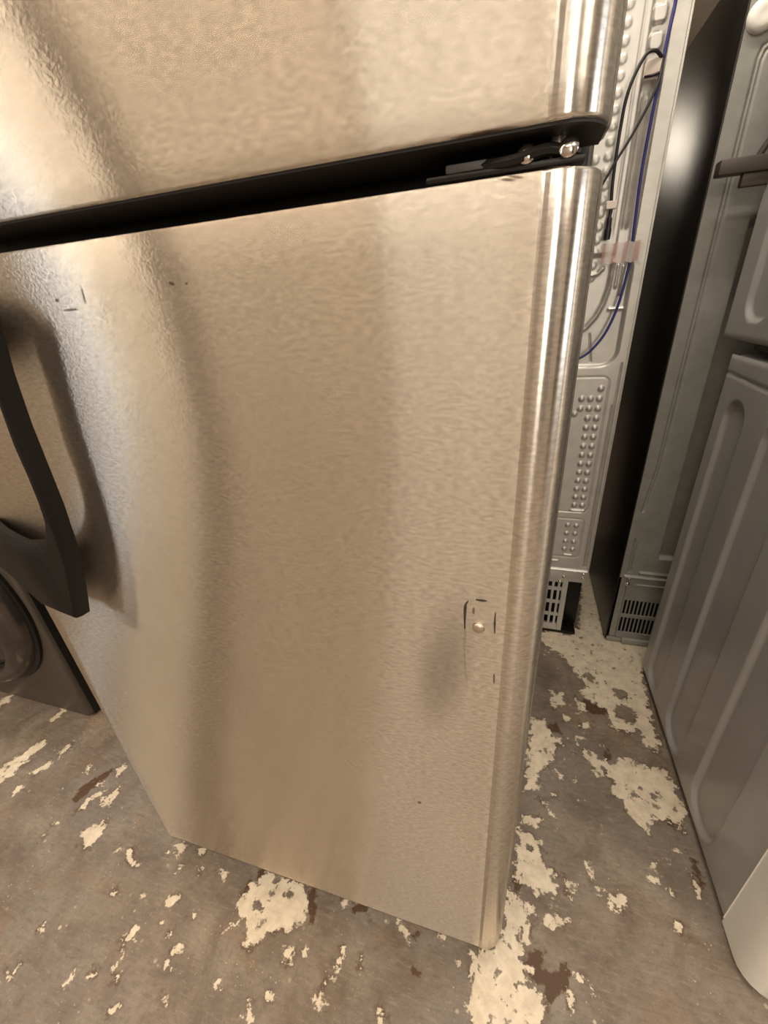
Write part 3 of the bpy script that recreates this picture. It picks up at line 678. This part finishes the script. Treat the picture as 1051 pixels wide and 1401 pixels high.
box('cover_ridge', (0.395, PY - .004, .236), (0.60, PY + .002, .242), GALV2, a2, .002)
box('bottom_rail', (XA + .004, PY - .004, .004), (0.392, PY + .03, .018), GALV2, a2, .002)
box('bottom_rail', (0.392, PY - .010, .002), (1.03, PY + .03, .022), GALV2, a2, .003)
screw(0.372, PY - .001, .240, .0042, a2); screw(0.374, PY - .003, .262, .003, a2)
lathe('cap', P1(1043, 22, PY), (0, -1, 0), [(.024, -.002), (.024, .006), (.021, .010), (.014, .0125), (.006, .0115), (0, .011)], ENAMEL2, a2, 28)

# ------------------------------------------------------------------ washer with pressed side panel
WX = 0.430
w1 = thing('washing_machine', (0.77, 0.43, 0), 'white washing machine cabinet at right with long pressed ribs, standing on floor', 'washing machine')
def pressed(name, y0, y1, z0, z1, rects, parent, mat, extra=None, step=0.003):
    ys = np.arange(y0, y1 + 1e-6, step); zs = np.arange(z0, z1 + 1e-6, step * 1.3)
    Yg, Zg = np.meshgrid(ys, zs); h = np.zeros(Yg.shape)
    for (a, b, c, d, r) in rects: h -= 0.0100 * (1 - sstep(-0.0075, 0.0, sd_rrect(Yg, Zg, a, b, c, d, r)))
    if extra: h = extra(Yg, Zg, h)
    edge = np.minimum(np.minimum(Zg - z0, z1 - Zg), y1 - Yg); h -= 0.010 * (1 - np.sqrt(np.clip(1 - (1 - np.clip(edge / 0.014, 0, 1)) ** 2, 0, 1)))
    me = field_mesh(name, ys, zs, h, lambda u, v, k: (WX - k, u, v)); me.flip_normals()
    return link(name, me, mat, parent, 70)
def wextra(Y, Z, h):
    h -= 0.0035 * np.exp(-((Z - 0.893 - 0.03 * (Y - .7)) / 0.003) ** 2)
    return h
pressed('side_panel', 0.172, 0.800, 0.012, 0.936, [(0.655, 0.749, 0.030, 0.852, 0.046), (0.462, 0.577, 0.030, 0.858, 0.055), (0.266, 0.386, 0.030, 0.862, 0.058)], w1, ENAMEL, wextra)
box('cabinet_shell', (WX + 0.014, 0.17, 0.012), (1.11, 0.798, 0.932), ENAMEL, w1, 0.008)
def rounded_front(name, y0, y1, z0, z1, r, parent, mat):
    bm = bmesh.new(); add_box(bm, (WX + .0003, y0, z0), (1.11, y1, z1))
    es = [e for e in bm.edges if all(abs(v.co.y - y0) < 1e-6 for v in e.verts)]
    bot = [e for e in bm.edges if abs(e.verts[0].co.y - e.verts[1].co.y) > 0.01 and all(v.co.z < z0 + .01 for v in e.verts)]
    bmesh.ops.bevel(bm, geom=es, offset=r, segments=9, affect='EDGES', profile=0.5)
    return bm_obj(name, bm, mat, parent, 60)
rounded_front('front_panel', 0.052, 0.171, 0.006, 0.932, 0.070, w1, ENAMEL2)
for (x, y) in ((0.47, 0.22), (0.47, 0.76), (1.06, 0.22), (1.06, 0.76)):
    lathe('foot', (x, y, 0), (0, 0, 1), [(0, 0), (.018, 0), (.018, .006), (.008, .008), (.008, .014), (0, .014)], BLACK, w1, 14)
# dark scuffs on the cabinet side are creases in the sheet
tube('seam_line', [(WX - .0002, 0.1715, 0.02), (WX - .0002, 0.1715, 0.45), (WX - .0002, 0.1715, 0.92)], 0.0009, ENAMEL2, w1, 6, 2)

d = thing('clothes_dryer', (0.77, 0.47, 0.955), 'upper grey cabinet stacked on the washing machine, dark metal bracket on its side', 'dryer')
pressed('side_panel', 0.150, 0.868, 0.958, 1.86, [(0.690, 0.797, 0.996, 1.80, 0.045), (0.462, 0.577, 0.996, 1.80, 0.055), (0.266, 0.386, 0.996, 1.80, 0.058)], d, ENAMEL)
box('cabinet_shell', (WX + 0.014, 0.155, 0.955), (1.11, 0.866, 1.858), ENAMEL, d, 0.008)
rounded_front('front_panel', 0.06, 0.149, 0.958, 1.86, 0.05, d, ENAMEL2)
box('spacer', (0.46, 0.2, 0.938), (1.08, 0.78, 0.957), BLACK, d, 0.003)
bk = box('bracket', (0.341, 0.842, 1.258), (0.446, 0.872, 1.284), BRACK, d, 0.003)
tube('bracket_stay', [(0.405, 0.852, 1.284), (0.414, 0.848, 1.305), (0.430, 0.842, 1.332), (0.448, 0.84, 1.345)], 0.006, BRACK, bk, 8, 5)
box('bracket_lug', (0.385, 0.848, 1.236), (0.440, 0.864, 1.259), BRACK, bk, 0.002)

# ------------------------------------------------------------------ front loader at the far left
FX0, FX1, FY = -1.85, -1.182, 0.215
f = thing('front_loader', ((FX0 + FX1) / 2, 0.5, 0), 'taupe front-loading laundry machine with round glossy door left of the refrigerator', 'washing machine')
box('cabinet_shell', (FX0, FY, 0.004), (FX1, 0.92, 0.98), DARKGREY, f, 0.012, 4)
box('side_panel', (FX1 - .004, FY + .016, 0.006), (FX1 + .0025, 0.918, 0.976), BLACK, f, 0.001)  # black sheet added as the shade in the gap beside the refrigerator
cx, cz = -1.492, 0.415
rg = lathe('door_ring', (cx, FY + .005, cz), (0, -1, 0), [(.290, 0), (.290, .022), (.283, .045), (.268, .060), (.250, .064), (.238, .055), (.232, .040), (.225, .020), (.225, 0)], RING, f, 72)
lathe('door_bowl', (cx, FY + .005, cz), (0, -1, 0), [(.230, .01), (.226, .030), (.19, .036), (.12, .028), (0, .022)], GLASS, f, 48)
lathe('door_gasket', (cx, FY + .002, cz), (0, -1, 0), [(.302, 0), (.302, .010), (.296, .014), (.286, .014), (.286, 0)], BLACK, f, 72)
box('control_panel', (FX0 + .005, FY - .025, 0.86), (FX1 - .005, FY + .02, 0.975), BLACK, f, 0.008)  # out of view, its overhang is shaped to lengthen the floor shadow
